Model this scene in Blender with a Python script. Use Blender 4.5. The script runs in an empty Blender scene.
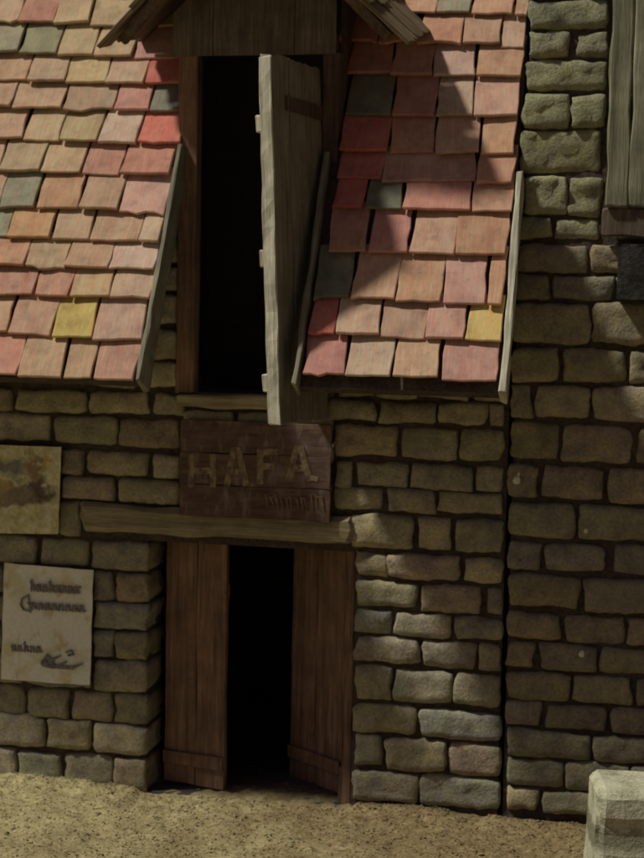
import bpy, bmesh, math, random
from mathutils import Vector, Matrix, noise
R = math.radians
rnd = random.Random(7)
scene = bpy.context.scene
col = scene.collection

# ------------------------------------------------------------------ camera
F_PX, W_PX, H_PX = 1536.0, 644.0, 858.0
YAW, PITCH, ROLL = R(12.05), R(-4.8), R(1.15)
fwd = Vector((-math.sin(YAW)*math.cos(PITCH), math.cos(YAW)*math.cos(PITCH), math.sin(PITCH)))
rt0 = Vector((math.cos(YAW), math.sin(YAW), 0))
up0 = rt0.cross(fwd)
rt = math.cos(ROLL)*rt0 + math.sin(ROLL)*up0
up = -math.sin(ROLL)*rt0 + math.cos(ROLL)*up0
CAM = Vector((2.6, -12.0, 0.0))
def ray(px, py):
    return fwd + rt*((px-W_PX/2)/F_PX) - up*((py-H_PX/2)/F_PX)
def at(px, py, y=0.0):                       # pixel -> point of a plane parallel to the facade
    d = ray(px, py); t = (y-CAM.y)/d.y
    return CAM + d*t
CAM.z = -at(350, 806).z                      # foot of the facade is z = 0
cam_d = bpy.data.cameras.new('camera'); cam = bpy.data.objects.new('camera', cam_d); col.objects.link(cam)
cam.matrix_world = Matrix(((rt.x, up.x, -fwd.x, CAM.x), (rt.y, up.y, -fwd.y, CAM.y), (rt.z, up.z, -fwd.z, CAM.z), (0, 0, 0, 1)))
cam_d.sensor_fit = 'VERTICAL'; cam_d.sensor_height = 24.0; cam_d.lens = 24.0*F_PX/H_PX
cam_d.clip_start = 0.1; cam_d.clip_end = 2000
cam_d.dof.use_dof = True; cam_d.dof.focus_distance = 9.7; cam_d.dof.aperture_fstop = 1.1
scene.camera = cam

# ------------------------------------------------------------------ light
SUN = Vector((0.67, 0.32, -1.0)).normalized()          # the way the light travels
elev = math.asin(-SUN.z); azim = math.atan2(-SUN.x, -SUN.y)
w = bpy.data.worlds.new('World'); scene.world = w; w.use_nodes = True
nt = w.node_tree; bg = nt.nodes['Background']
sky = nt.nodes.new('ShaderNodeTexSky'); sky.sky_type = 'NISHITA'; sky.sun_disc = False
sky.sun_elevation = elev; sky.sun_rotation = azim; sky.dust_density = 4.0
hs = nt.nodes.new('ShaderNodeHueSaturation'); hs.inputs['Saturation'].default_value = 0.42
mx = nt.nodes.new('ShaderNodeMix'); mx.data_type = 'RGBA'; mx.blend_type = 'MULTIPLY'
mx.inputs[0].default_value = 1.0; mx.inputs[7].default_value = (0.60, 0.52, 0.58, 1)
nt.links.new(sky.outputs[0], hs.inputs['Color']); nt.links.new(hs.outputs[0], mx.inputs[6]); nt.links.new(mx.outputs[2], bg.inputs[0])
bg.inputs[1].default_value = 0.05
sl = bpy.data.lights.new('sun', 'SUN'); so = bpy.data.objects.new('sun', sl); col.objects.link(so)
sl.energy = 5.0; sl.angle = R(4.5); sl.color = (1.0, 0.95, 0.76)
so.rotation_euler = SUN.to_track_quat('-Z', 'Y').to_euler(); so.location = (-3, -4, 12)
vs = scene.view_settings; vs.view_transform = 'Standard'; vs.look = 'None'; vs.gamma = 1.0; vs.exposure = -0.74; vs.use_curve_mapping = False

# ------------------------------------------------------------------ materials
class NT:
    def __init__(s, name):
        s.m = bpy.data.materials.new(name); s.m.use_nodes = True
        s.t = s.m.node_tree; s.b = s.t.nodes['Principled BSDF']
    def n(s, typ, **kw):
        nd = s.t.nodes.new(typ)
        for k, v in kw.items():
            if hasattr(nd, k) and not k[0].isupper(): setattr(nd, k, v)
            else: nd.inputs[k.replace('_', ' ')].default_value = v
        return nd
    def l(s, a, b): s.t.links.new(a, b)
    def coord(s, scale=(1, 1, 1), rand=True):
        tc = s.n('ShaderNodeTexCoord'); mp = s.n('ShaderNodeMapping'); mp.inputs['Scale'].default_value = scale
        if rand:
            oi = s.n('ShaderNodeObjectInfo'); ml = s.n('ShaderNodeMath', operation='MULTIPLY'); ml.inputs[1].default_value = 37.0
            s.l(oi.outputs['Random'], ml.inputs[0])
            ad = s.n('ShaderNodeVectorMath', operation='ADD')
            s.l(tc.outputs['Object'], ad.inputs[0]); s.l(ml.outputs[0], ad.inputs[1]); s.l(ad.outputs[0], mp.inputs[0])
        else: s.l(tc.outputs['Object'], mp.inputs[0])
        return mp.outputs[0]
    def noise(s, vec, scale, detail=4, rough=0.6):
        nd = s.n('ShaderNodeTexNoise'); nd.inputs['Scale'].default_value = scale
        nd.inputs['Detail'].default_value = detail; nd.inputs['Roughness'].default_value = rough
        s.l(vec, nd.inputs['Vector']); return nd.outputs['Fac']
    def ramp(s, fac, stops):
        r = s.n('ShaderNodeValToRGB'); e = r.color_ramp.elements
        while len(e) < len(stops): e.new(0.5)
        for i, (p, c) in enumerate(stops):
            e[i].position = p; e[i].color = (*c, 1) if len(c) == 3 else c
        s.l(fac, r.inputs[0]); return r.outputs[0]
    def mix(s, fac, a, b, mode='MIX'):
        m = s.n('ShaderNodeMix'); m.data_type = 'RGBA'; m.blend_type = mode
        for sock, v in ((0, fac), (6, a), (7, b)):
            if isinstance(v, (int, float)): m.inputs[sock].default_value = v
            elif isinstance(v, tuple): m.inputs[sock].default_value = (*v, 1)
            else: s.l(v, m.inputs[sock])
        return m.outputs[2]
    def out(s, color, rough=0.85, bump=None, strength=0.5, dist=0.01, spec=0.25):
        if isinstance(color, tuple): s.b.inputs['Base Color'].default_value = (*color, 1)
        else: s.l(color, s.b.inputs['Base Color'])
        s.b.inputs['Roughness'].default_value = rough; s.b.inputs['Specular IOR Level'].default_value = spec
        if bump is not None:
            bn = s.n('ShaderNodeBump'); bn.inputs['Strength'].default_value = strength; bn.inputs['Distance'].default_value = dist
            s.l(bump, bn.inputs['Height']); s.l(bn.outputs[0], s.b.inputs['Normal'])
        return s.m
    def objcol(s): return s.n('ShaderNodeObjectInfo').outputs['Color']
G = lambda v: (v, v, v)

def mat_stone():
    t = NT('stone'); v = t.coord(); c = t.objcol()
    n1 = t.noise(v, 7, 5); n2 = t.noise(v, 45, 5, 0.7); n3 = t.noise(v, 2.2, 3)
    c = t.mix(1.0, c, t.ramp(n1, [(0.3, (0.62, 0.60, 0.66)), (0.5, G(0.95)), (0.72, (1.25, 1.22, 1.0))]), 'MULTIPLY')
    c = t.mix(1.0, c, t.ramp(n2, [(0.33, G(0.68)), (0.62, G(1.18))]), 'MULTIPLY')
    c = t.mix(t.ramp(n3, [(0.52, G(0.0)), (0.68, G(0.5))]), c, (0.19, 0.21, 0.13))
    h = t.mix(0.45, n1, n2)
    return t.out(c, 0.9, h, 0.85, 0.035)
def mat_mortar():
    t = NT('mortar'); v = t.coord(rand=False); n = t.noise(v, 30, 5, 0.7)
    p = t.noise(v, 3.5, 5, 0.7); c = t.ramp(n, [(0.3, (0.045, 0.032, 0.032)), (0.7, (0.11, 0.08, 0.07))])
    return t.out(t.mix(t.ramp(p, [(0.52, G(0)), (0.68, G(0.6))]), c, (0.17, 0.14, 0.11)), 0.95, n, 0.9, 0.03)
def mat_tile():
    t = NT('painted_tile'); c = t.objcol()
    g = t.noise(t.coord((38, 2.2, 10)), 1.0, 4, 0.65); g2 = t.noise(t.coord((110, 7, 10)), 1.0, 3, 0.6); p = t.noise(t.coord(), 6, 4)
    c = t.mix(t.ramp(g, [(0.38, G(0)), (0.64, G(0.6))]), c, t.mix(1.0, c, (1.10, 0.74, 0.68), 'MULTIPLY'))
    c = t.mix(t.ramp(p, [(0.45, G(0)), (0.75, G(0.55))]), c, t.mix(0.5, c, (0.33, 0.29, 0.17)))
    c = t.mix(1.0, c, t.ramp(g2, [(0.3, G(0.86)), (0.65, G(1.06))]), 'MULTIPLY')
    q = t.noise(t.coord(), 14, 6, 0.7)
    c = t.mix(t.ramp(q, [(0.55, G(0)), (0.72, G(0.45))]), c, (0.15, 0.13, 0.10))
    c = t.mix(1.0, c, t.ramp(p, [(0.25, G(0.66)), (0.6, G(1.06))]), 'MULTIPLY')
    return t.out(c, 0.85, t.mix(0.5, g, q), 0.5, 0.012)
def mat_wood(name, base, dark, light, along='z', rough=0.85, gs=1.0, bump=0.6):
    t = NT(name)
    sc = {'z': (26, 26, 1.3), 'x': (1.3, 26, 26), 'y': (26, 1.3, 26)}[along]
    sc2 = {'z': (90, 90, 4), 'x': (4, 90, 90), 'y': (90, 4, 90)}[along]
    g = t.noise(t.coord(tuple(k*gs for k in sc)), 1.0, 5, 0.65); g2 = t.noise(t.coord(sc2), 1.0, 4, 0.65); p = t.noise(t.coord(), 3.5, 4)
    c = t.ramp(g, [(0.3, dark), (0.52, base), (0.72, light)])
    c = t.mix(1.0, c, t.ramp(g2, [(0.3, G(0.68)), (0.65, G(1.12))]), 'MULTIPLY')
    c = t.mix(1.0, c, t.ramp(p, [(0.3, G(0.7)), (0.65, G(1.12))]), 'MULTIPLY')
    return t.out(c, rough, t.mix(0.5, g, g2), bump, 0.012)
M = {}
M['stone'] = mat_stone(); M['mortar'] = mat_mortar(); M['tile'] = mat_tile()
M['door'] = mat_wood('red_brown_wood', (0.24, 0.14, 0.095), (0.13, 0.078, 0.06), (0.33, 0.205, 0.135))
M['dark_wood'] = mat_wood('dark_brown_wood', (0.13, 0.088, 0.068), (0.065, 0.045, 0.04), (0.19, 0.135, 0.10))
M['gable_wood'] = mat_wood('grey_brown_wood', (0.15, 0.115, 0.09), (0.085, 0.065, 0.053), (0.21, 0.165, 0.125))
M['grey_wood'] = mat_wood('weathered_grey_wood', (0.25, 0.235, 0.18), (0.16, 0.15, 0.12), (0.32, 0.30, 0.235))
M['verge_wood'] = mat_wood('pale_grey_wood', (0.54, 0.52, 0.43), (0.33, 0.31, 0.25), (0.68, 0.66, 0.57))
M['shake_wood'] = mat_wood('brown_shake_wood', (0.20, 0.155, 0.095), (0.085, 0.065, 0.05), (0.33, 0.26, 0.15), along='x')
M['lintel'] = mat_wood('olive_lintel_wood', (0.30, 0.255, 0.165), (0.17, 0.145, 0.10), (0.40, 0.35, 0.23), along='x', gs=0.6)
M['hatch'] = mat_wood('moss_grey_wood', (0.22, 0.225, 0.16), (0.10, 0.10, 0.075), (0.36, 0.36, 0.28), gs=0.5, bump=0.9)
def mat_plain(name, a, b, sc=20, rough=0.8, bump=0.5, d=0.01):
    t = NT(name); n = t.noise(t.coord(), sc, 5, 0.65)
    return t.out(t.ramp(n, [(0.3, a), (0.7, b)]), rough, n, bump, d)
M['iron'] = mat_plain('dark_iron', (0.018, 0.016, 0.016), (0.05, 0.038, 0.03), 30, 0.6)
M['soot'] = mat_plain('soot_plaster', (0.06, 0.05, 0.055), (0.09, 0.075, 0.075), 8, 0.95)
M['lime'] = mat_plain('lime_fleck', (0.5, 0.46, 0.38), (0.75, 0.72, 0.62), 60)
M['ink'] = mat_plain('faded_ink', (0.08, 0.07, 0.10), (0.30, 0.28, 0.26), 38, 0.85)
M['slate'] = mat_plain('dark_slate', (0.018, 0.018, 0.018), (0.045, 0.045, 0.042), 25, 0.85, 0.8, 0.02)
def mat_letters():
    t = NT('worn_sign_paint'); n = t.noise(t.coord((1, 1, 0.6)), 26, 5, 0.7)
    return t.out(t.ramp(n, [(0.40, (0.13, 0.078, 0.066)), (0.55, (0.24, 0.19, 0.115)), (0.75, (0.36, 0.31, 0.19))]), 0.85, n, 0.4)
M['letters'] = mat_letters()
M['faint'] = mat_plain('faint_sign_paint', (0.13, 0.075, 0.062), (0.23, 0.165, 0.115), 30, 0.85)
def mat_sign():
    t = NT('worn_sign_board'); g = t.noise(t.coord((3, 10, 22)), 1.0, 5, 0.65); p = t.noise(t.coord(), 5, 5, 0.65); q = t.noise(t.coord((1.4, 1, 0.5)), 9, 4)
    c = t.ramp(g, [(0.3, (0.065, 0.04, 0.036)), (0.55, (0.12, 0.072, 0.06)), (0.75, (0.17, 0.11, 0.085))])
    c = t.mix(t.ramp(p, [(0.5, G(0)), (0.68, G(0.55))]), c, (0.19, 0.14, 0.08))
    c = t.mix(t.ramp(q, [(0.53, G(0)), (0.70, G(0.6))]), c, (0.25, 0.20, 0.19))
    return t.out(c, 0.85, g, 0.6, 0.012)
M['sign'] = mat_sign()
def mat_paper():
    t = NT('stained_paper'); n = t.noise(t.coord(), 5.5, 4, 0.55); f = t.noise(t.coord(), 40, 4); s2 = t.noise(t.coord((1.6, 1, 1)), 4.2, 3)
    c = t.ramp(f, [(0.3, (0.68, 0.67, 0.61)), (0.7, (0.82, 0.81, 0.76))])
    c = t.mix(t.ramp(n, [(0.48, G(0)), (0.64, G(0.65))]), c, (0.58, 0.50, 0.26))
    c = t.mix(t.ramp(s2, [(0.57, G(0)), (0.69, G(0.75))]), c, (0.50, 0.34, 0.11))
    return t.out(c, 0.9, f, 0.3, 0.006)
M['paper'] = mat_paper()
def mat_picture():
    t = NT('faded_painted_print'); v = t.coord(rand=False)
    wn = t.n('ShaderNodeTexNoise'); wn.inputs['Scale'].default_value = 6; wn.inputs['Detail'].default_value = 6; wn.inputs['Roughness'].default_value = 0.65; t.l(v, wn.inputs['Vector'])
    wv = t.n('ShaderNodeVectorMath', operation='MULTIPLY_ADD'); wv.inputs[1].default_value = (0.5, 0.5, 0.5)
    t.l(wn.outputs['Color'], wv.inputs[0]); t.l(v, wv.inputs[2]); wv = wv.outputs[0]
    a = t.noise(v, 11, 6, 0.65); b = t.noise(wv, 9, 5, 0.6)
    c = t.ramp(a, [(0.32, (0.44, 0.38, 0.18)), (0.5, (0.60, 0.55, 0.33)), (0.68, (0.72, 0.69, 0.58))])
    def blob(cx, cz, rx, rz, colr, amt):
        nonlocal c
        ma = t.n('ShaderNodeVectorMath', operation='SUBTRACT'); ma.inputs[1].default_value = (cx+0.25, 0.25, cz+0.25); t.l(wv, ma.inputs[0])
        mb = t.n('ShaderNodeVectorMath', operation='MULTIPLY'); mb.inputs[1].default_value = (1/rx, 0, 1/rz); t.l(ma.outputs[0], mb.inputs[0])
        ln = t.n('ShaderNodeVectorMath', operation='LENGTH'); t.l(mb.outputs[0], ln.inputs[0])
        c = t.mix(t.ramp(ln.outputs['Value'], [(0.45, G(amt)), (1.0, G(0))]), c, colr)
    blob(-0.04, 0.20, 0.26, 0.13, (0.13, 0.14, 0.14), 0.85)
    blob(0.06, -0.03, 0.42, 0.10, (0.17, 0.12, 0.09), 0.8)
    blob(0.25, 0.05, 0.15, 0.13, (0.10, 0.07, 0.065), 0.9)
    blob(0.17, 0.21, 0.06, 0.14, (0.26, 0.15, 0.10), 0.8)
    blob(0.27, 0.25, 0.05, 0.11, (0.48, 0.27, 0.10), 0.75)
    blob(-0.10, 0.0, 0.09, 0.09, (0.55, 0.38, 0.14), 0.6)
    c = t.mix(1.0, c, t.ramp(b, [(0.3, G(0.7)), (0.65, G(1.15))]), 'MULTIPLY')
    return t.out(c, 0.85, a, 0.2, 0.004)
M['picture'] = mat_picture()
def mat_ground():
    t = NT('sandy_ground'); v = t.coord(rand=False)
    a = t.noise(v, 1.6, 5, 0.65); b = t.noise(v, 30, 6, 0.75); d = t.noise(v, 9, 5, 0.65)
    c = t.ramp(b, [(0.3, (0.31, 0.25, 0.13)), (0.5, (0.47, 0.41, 0.225)), (0.70, (0.62, 0.57, 0.37))])
    br = t.ramp(b, [(0.3, (0.13, 0.085, 0.048)), (0.5, (0.25, 0.185, 0.10)), (0.72, (0.40, 0.33, 0.195))])
    sp = t.n('ShaderNodeSeparateXYZ'); t.l(v, sp.inputs[0])
    k = t.n('ShaderNodeMath', operation='MULTIPLY_ADD'); k.inputs[1].default_value = 0.10; t.l(sp.outputs['X'], k.inputs[0]); t.l(a, k.inputs[2])   # bare brown earth by the tower
    c = t.mix(t.ramp(k.outputs[0], [(0.24, G(0)), (0.58, G(0.9))]), c, br)
    c = t.mix(1.0, c, t.ramp(d, [(0.32, G(0.72)), (0.62, G(1.08))]), 'MULTIPLY')
    return t.out(c, 0.95, b, 0.7, 0.03, 0.1)
M['ground'] = mat_ground()
def mat_block():
    t = NT('pale_weathered_stone'); v = t.coord(rand=False)
    n = t.noise(v, 5, 5, 0.6); f = t.noise(v, 40, 4, 0.7)
    c = t.ramp(n, [(0.34, (0.30, 0.30, 0.21)), (0.50, (0.47, 0.46, 0.35)), (0.7, (0.60, 0.58, 0.46))])
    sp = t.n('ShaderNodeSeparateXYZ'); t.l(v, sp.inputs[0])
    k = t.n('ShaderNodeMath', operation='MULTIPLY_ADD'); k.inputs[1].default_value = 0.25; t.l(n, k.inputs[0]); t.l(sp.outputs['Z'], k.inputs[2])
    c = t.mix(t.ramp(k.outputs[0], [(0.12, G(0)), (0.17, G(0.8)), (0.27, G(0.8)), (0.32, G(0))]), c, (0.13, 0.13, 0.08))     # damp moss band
    c = t.mix(1.0, c, t.ramp(f, [(0.3, G(0.75)), (0.65, G(1.1))]), 'MULTIPLY')
    return t.out(c, 0.9, t.mix(0.4, n, f), 0.8, 0.03)
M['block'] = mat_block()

# ------------------------------------------------------------------ helpers
def wloc(o): return o.matrix_world.translation if o.type == 'EMPTY' else None
def link(name, me, parent=None, mat=None, mw=None):
    o = bpy.data.objects.new(name, me); col.objects.link(o)
    if mat is not None and me is not None and not me.materials: me.materials.append(M[mat])
    if mw is None: mw = Matrix.Identity(4)
    o.matrix_world = mw; o['mw'] = 0; MW[o.name] = mw.copy()
    del o['mw']
    if parent is not None:
        o.parent = parent; o.matrix_parent_inverse = MW[parent.name].inverted()
    return o
MW = {}
def tag(o, label, cat=None, group=None, kind=None):
    if label: o['label'] = label
    if cat: o['category'] = cat
    if group: o['group'] = group
    if kind: o['kind'] = kind
    return o
def empty(name, loc): return link(name, None, None, None, Matrix.Translation(loc))
def mesh(name, vs_, fs, smooth=False):
    me = bpy.data.meshes.new(name); me.from_pydata([tuple(v) for v in vs_], [], fs); me.update()
    bm = bmesh.new(); bm.from_mesh(me); bmesh.ops.recalc_face_normals(bm, faces=bm.faces); bm.to_mesh(me); bm.free()
    if smooth: me.polygons.foreach_set('use_smooth', [True]*len(me.polygons))
    return me
def boxes(name, lst):
    vs_, fs = [], []
    for (x0, x1, y0, y1, z0, z1) in lst:
        b = len(vs_)
        vs_ += [(x0, y0, z0), (x1, y0, z0), (x1, y1, z0), (x0, y1, z0), (x0, y0, z1), (x1, y0, z1), (x1, y1, z1), (x0, y1, z1)]
        fs += [tuple(b+i for i in f) for f in ((0, 1, 5, 4), (1, 2, 6, 5), (2, 3, 7, 6), (3, 0, 4, 7), (4, 5, 6, 7), (0, 3, 2, 1))]
    return mesh(name, vs_, fs)
def fr(p, seed=0.0): return noise.noise(Vector((p[0]+seed, p[1]+seed*1.7, p[2]-seed)))

def plank(w, t, L, seed, seg=8, wob=0.006, bev=0.006, ragged=0.0, axis='z'):
    """a hewn board: x width, y thickness, z length (centred), chamfered, edges uneven, ends ragged"""
    bev = min(bev, t*0.3, w*0.2)
    prof = [(-w/2+bev, -t/2), (w/2-bev, -t/2), (w/2, -t/2+bev), (w/2, t/2-bev), (w/2-bev, t/2), (-w/2+bev, t/2), (-w/2, t/2-bev), (-w/2, -t/2+bev)]
    mid = 3 if w > 0.15 else 0
    if mid:
        front = [(-w/2+bev+(w-2*bev)*k/(mid+1), -t/2) for k in range(1, mid+1)]
        back = [(w/2-bev-(w-2*bev)*k/(mid+1), t/2) for k in range(1, mid+1)]
        prof = prof[:1]+front+prof[1:5]+back+prof[5:]
    vs_, fs = [], []; n = len(prof); rings = []
    zs = [-L/2, -L/2+bev]+[-L/2+L*k/seg for k in range(1, seg)]+[L/2-bev, L/2]
    for i, z in enumerate(zs):
        e = 1 - (bev/max(w, t)*2 if i in (0, len(zs)-1) else 0)
        ring = []
        for (x, y) in prof:
            dx = wob*fr((x*3/ w if w else 0, y*8, z*4.0), seed)*1.6
            dz = ragged*fr((x*22, y*10, 5.0 if z < 0 else 9.0), seed) if i in (0, 1, len(zs)-2, len(zs)-1) else 0
            vs_.append((x*e+dx, y*e+wob*0.5*fr((x*4, y*4, z*5), seed+3), z+dz)); ring.append(len(vs_)-1)
        rings.append(ring)
    for a, b in zip(rings, rings[1:]):
        for k in range(n): fs.append((a[k], a[(k+1) % n], b[(k+1) % n], b[k]))
    fs.append(tuple(reversed(rings[0]))); fs.append(tuple(rings[-1]))
    if axis == 'x': vs_ = [(v[2], v[1], v[0]) for v in vs_]
    return mesh('board', vs_, fs)

def stone_mesh(w, h, seed, corner=None, deep=0.42, proud=0.0, rough=1.0, r=None):
    """one hewn stone; local x right, y into the wall, z up; corner 'R'/'L' turns it round the jamb"""
    r = r or min(0.030, h*0.18, w*0.18)
    inner = max(3, int(w/0.05))
    back = 0.085
    L = [(-w/2+0.004, back), (-w/2, 0.035+r*0.3), (-w/2+r*0.22, r*0.36), (-w/2+r*0.75, r*0.06)]
    Rr = [(w/2-r*0.75, r*0.06), (w/2-r*0.22, r*0.36), (w/2, 0.035+r*0.3), (w/2-0.004, back)]
    if corner == 'R': Rr = [(w/2-r*0.75, r*0.06), (w/2-r*0.22, r*0.30), (w/2-r*0.04, r*0.8), (w/2, 0.12), (w/2, 0.24), (w/2, deep-0.05), (w/2-0.01, deep)]
    if corner == 'L': L = [(-w/2+0.01, deep), (-w/2, deep-0.05), (-w/2, 0.24), (-w/2, 0.12), (-w/2+r*0.04, r*0.8), (-w/2+r*0.22, r*0.30), (-w/2+r*0.75, r*0.06)]
    path = L + [(-w/2+r*0.75+(w-1.5*r)*k/inner, 0.0) for k in range(1, inner)] + Rr
    nz = max(3, int(h/0.045))
    zl = [(-h/2+0.004, 1.0), (-h/2, 0.62), (-h/2+r*0.22, 0.30), (-h/2+r*0.75, 0.05)] + [(-h/2+r*0.75+(h-1.5*r)*k/nz, 0) for k in range(1, nz)] + \
         [(h/2-r*0.75, 0.05), (h/2-r*0.22, 0.30), (h/2, 0.62), (h/2-0.004, 1.0)]
    kc = 0.055*min(1.0, h/0.2)
    vs_, fs = [], []
    tilt = (fr((seed, 1, 2))*0.05, fr((seed, 5, 2))*0.06)
    for (z, zi) in zl:
        for (x, y) in path:
            u, v = 2*x/w, 2*z/h
            X = x*(1-kc*abs(v)**6*abs(u)**2*(0 if (corner and ((corner == 'R') == (x > 0))) else 1)); Z = z*(1-kc*1.3*abs(u)**8*abs(v)**2)
            side = corner and y > r*0.5 and ((corner == 'R') == (x > 0))
            d = 0.016*fr((x*3.5, y*3.5, z*4.5), seed)*rough + 0.016*fr((x*10, y*9, z*13), seed+9)*rough + 0.010*fr((x*25, y*20, z*30), seed+20)*rough
            X += (0.030*fr((z*5, seed, u), seed)+0.014*fr((z*17, seed, u), seed+6))*abs(u); Z += (0.022*fr((x*4.5, seed, v), seed+4)+0.012*fr((x*16, seed, v), seed+8))*abs(v)
            ins = (back-proud*0.0)*zi*0.95
            if side: X += (-ins*0.8 + d)*(1 if x > 0 else -1); Y = y
            else: Y = max(y, ins if not corner else max(ins, y)) - d*(1-min(1, max(y, ins)/back)) + tilt[0]*x*0.5 + tilt[1]*z*0.4 - proud*(1-min(1, max(y, ins)/back))
            vs_.append((X, Y, Z))
    n = len(path)
    for i in range(len(zl)-1):
        for j in range(n-1):
            fs.append((i*n+j, i*n+j+1, (i+1)*n+j+1, (i+1)*n+j))
    me = mesh('stone', vs_, fs, True)
    return me

# ------------------------------------------------------------------ measured layout (pixels of the photograph -> metres on the facade)
PIT = R(62.0)
zr = at(178, 155).z                                    # where the roof plane crosses the facade plane
uS = Vector((1, 0, 0)); vS = Vector((0, math.cos(PIT), math.sin(PIT))); nS = Vector((0, -math.sin(PIT), math.cos(PIT)))
R0 = Vector((0, 0, zr))
def roof_at(px, py):                                   # -> (x, distance up the slope from the facade plane)
    d = ray(px, py); t = (R0-CAM).dot(nS)/d.dot(nS); p = CAM+d*t
    return p.x, (p-R0).dot(vS)
def roof_pt(x, s, n=0.0): return R0+uS*x+vS*s+nS*n
def slope(py): return 0.02+0.000137*(py-300)

xcutL = roof_at(140, 385)[0]; xcutR = roof_at(300, 378)[0]; xendR = roof_at(500, 385)[0]
s_eave = roof_at(250, 387)[1]
XL, XTOP = -6.0, 9.0
x_gap0 = at(503.0, 600).x; x_gap1 = at(508.0, 600).x
dx0, dx1 = at(164, 650).x, at(353, 650).x              # door opening
dx0 = at(145, 660).x
DZ = at(250, 547).z
lx0, lx1 = at(197, 250).x, at(320, 250).x              # loft opening
lz0, lz1 = at(240, 396).z, at(250, 55).z
TH = 0.44

# ------------------------------------------------------------------ ground
def make_ground():
    def axis(lo, hi, fine_lo, fine_hi, step):
        a = [fine_lo+step*i for i in range(int((fine_hi-fine_lo)/step)+1)]
        k = step
        while a[-1] < hi: k *= 1.6; a.append(min(hi, a[-1]+k))
        k = step
        while a[0] > lo: k *= 1.6; a.insert(0, max(lo, a[0]-k))
        return a
    xs = axis(-300, 300, -4.5, 4.5, 0.05); ys = axis(-300, 300, -3.2, 0.6, 0.05)
    vs_, fs = [], []
    for y in ys:
        for x in xs:
            n = 0.030*fr((x*1.1, y*1.3, 0), 3)+0.022*fr((x*4, y*4, 0), 8)+0.022*fr((x*11, y*11, 0), 18)+0.012*fr((x*19, y*19, 0), 28)
            f = 1.0 if (abs(x) < 6 and -5 < y < 3) else 0.0
            drift = 0.05*math.exp(-((y+0.0)/0.18)**2)*(0.6+0.8*fr((x*1.6, 0, 0), 31)) if y > -0.8 else 0
            if dx0-0.05 < x < dx1+0.05: drift = -0.02
            vs_.append((x, y, (n+drift)*f-0.01))
    n = len(xs)
    for j in range(len(ys)-1):
        for i in range(n-1): fs.append((j*n+i, j*n+i+1, (j+1)*n+i+1, (j+1)*n+i))
    o = link('ground', mesh('ground', vs_, fs, True), None, 'ground'); tag(o, None, kind='structure')
    # loose grit
    vs_, fs = [], []
    rr = random.Random(5)
    for i in range(22000):
        x = rr.uniform(-4.2, 4.2); y = -2.6*rr.random()**1.3+0.02
        if dx0+0.02 < x < dx1 and y > -0.02: continue
        n_ = 0.030*fr((x*1.1, y*1.3, 0), 3)+0.022*fr((x*4, y*4, 0), 8)+0.022*fr((x*11, y*11, 0), 18)+0.012*fr((x*19, y*19, 0), 28)
        drift = 0.05*math.exp(-((y)/0.18)**2)*(0.6+0.8*fr((x*1.6, 0, 0), 31)) if y > -0.8 else 0
        if dx0-0.05 < x < dx1+0.05: drift = -0.02
        z = n_+drift-0.01; s = rr.uniform(0.004, 0.011)*(1.8 if rr.random() < 0.05 else 1)
        q = Matrix.Rotation(rr.uniform(0, 6.28), 3, 'Z') @ Matrix.Rotation(rr.uniform(-0.5, 0.5), 3, 'X')
        b = len(vs_)
        for v in ((1.4, 0, 0), (-1.3, .2, 0), (0.1, .8, .1), (0, -.9, 0), (.2, .1, .7), (0, 0, -.6)):
            p = q @ (Vector(v)*s*rr.uniform(.75, 1.25)); vs_.append((x+p.x, y+p.y, z+p.z+s*0.25))
        for f in ((0, 2, 4), (2, 1, 4), (1, 3, 4), (3, 0, 4), (2, 0, 5), (1, 2, 5), (3, 1, 5), (0, 3, 5)): fs.append(tuple(b+k for k in f))
    g = link('loose_grit', mesh('loose_grit', vs_, fs), None, 'ground')
    tag(g, 'loose straw coloured sand and grit strewn before the wall', 'grit', kind='stuff')
make_ground()

# ------------------------------------------------------------------ the house
house = empty('stone_house', (0, 0, 0))
tag(house, 'old stone house with red and tan tiled roof, loft hatch dormer and plank doors', 'house')

# backing wall (mortar), thick, with the door and loft openings
yb0, yb1 = 0.042, TH
ztop = zr-0.12
wall = link('wall', boxes('wall', [
    (XL, dx0, yb0, yb1, -0.3, ztop), (dx1, x_gap0, yb0, yb1, -0.3, ztop),
    (dx0, dx1, yb0, yb1, DZ, lz0-0.03), (dx0, lx0-0.1, yb0, yb1, lz0-0.03, ztop), (lx1+0.1, dx1, yb0, yb1, lz0-0.03, ztop)]), house, 'mortar')
STONE_COLS = [(0.36, 0.315, 0.225), (0.33, 0.29, 0.21), (0.39, 0.345, 0.25), (0.31, 0.28, 0.21), (0.345, 0.28, 0.21), (0.29, 0.285, 0.23), (0.41, 0.365, 0.265)]
nst = [0]
def put_stone(x0, x1, z0, z1, parent, corner=None, yoff=0.0, colr=None, deep=0.42, rough=1.0, r=None):
    nst[0] += 1
    me = stone_mesh(x1-x0, z1-z0, nst[0]*1.37, corner, deep, rnd.uniform(-0.012, 0.02), rough, r)
    o = link('stone', me, parent, 'stone', Matrix.Translation(((x0+x1)/2, yoff, (z0+z1)/2)) @ Matrix.Rotation(rnd.uniform(-0.012, 0.012), 4, 'Y'))
    c = colr or rnd.choice(STONE_COLS); k = rnd.uniform(0.86, 1.14)
    o.color = (c[0]*k, c[1]*k, c[2]*k*rnd.uniform(0.9, 1.1), 1)
    return o
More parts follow.
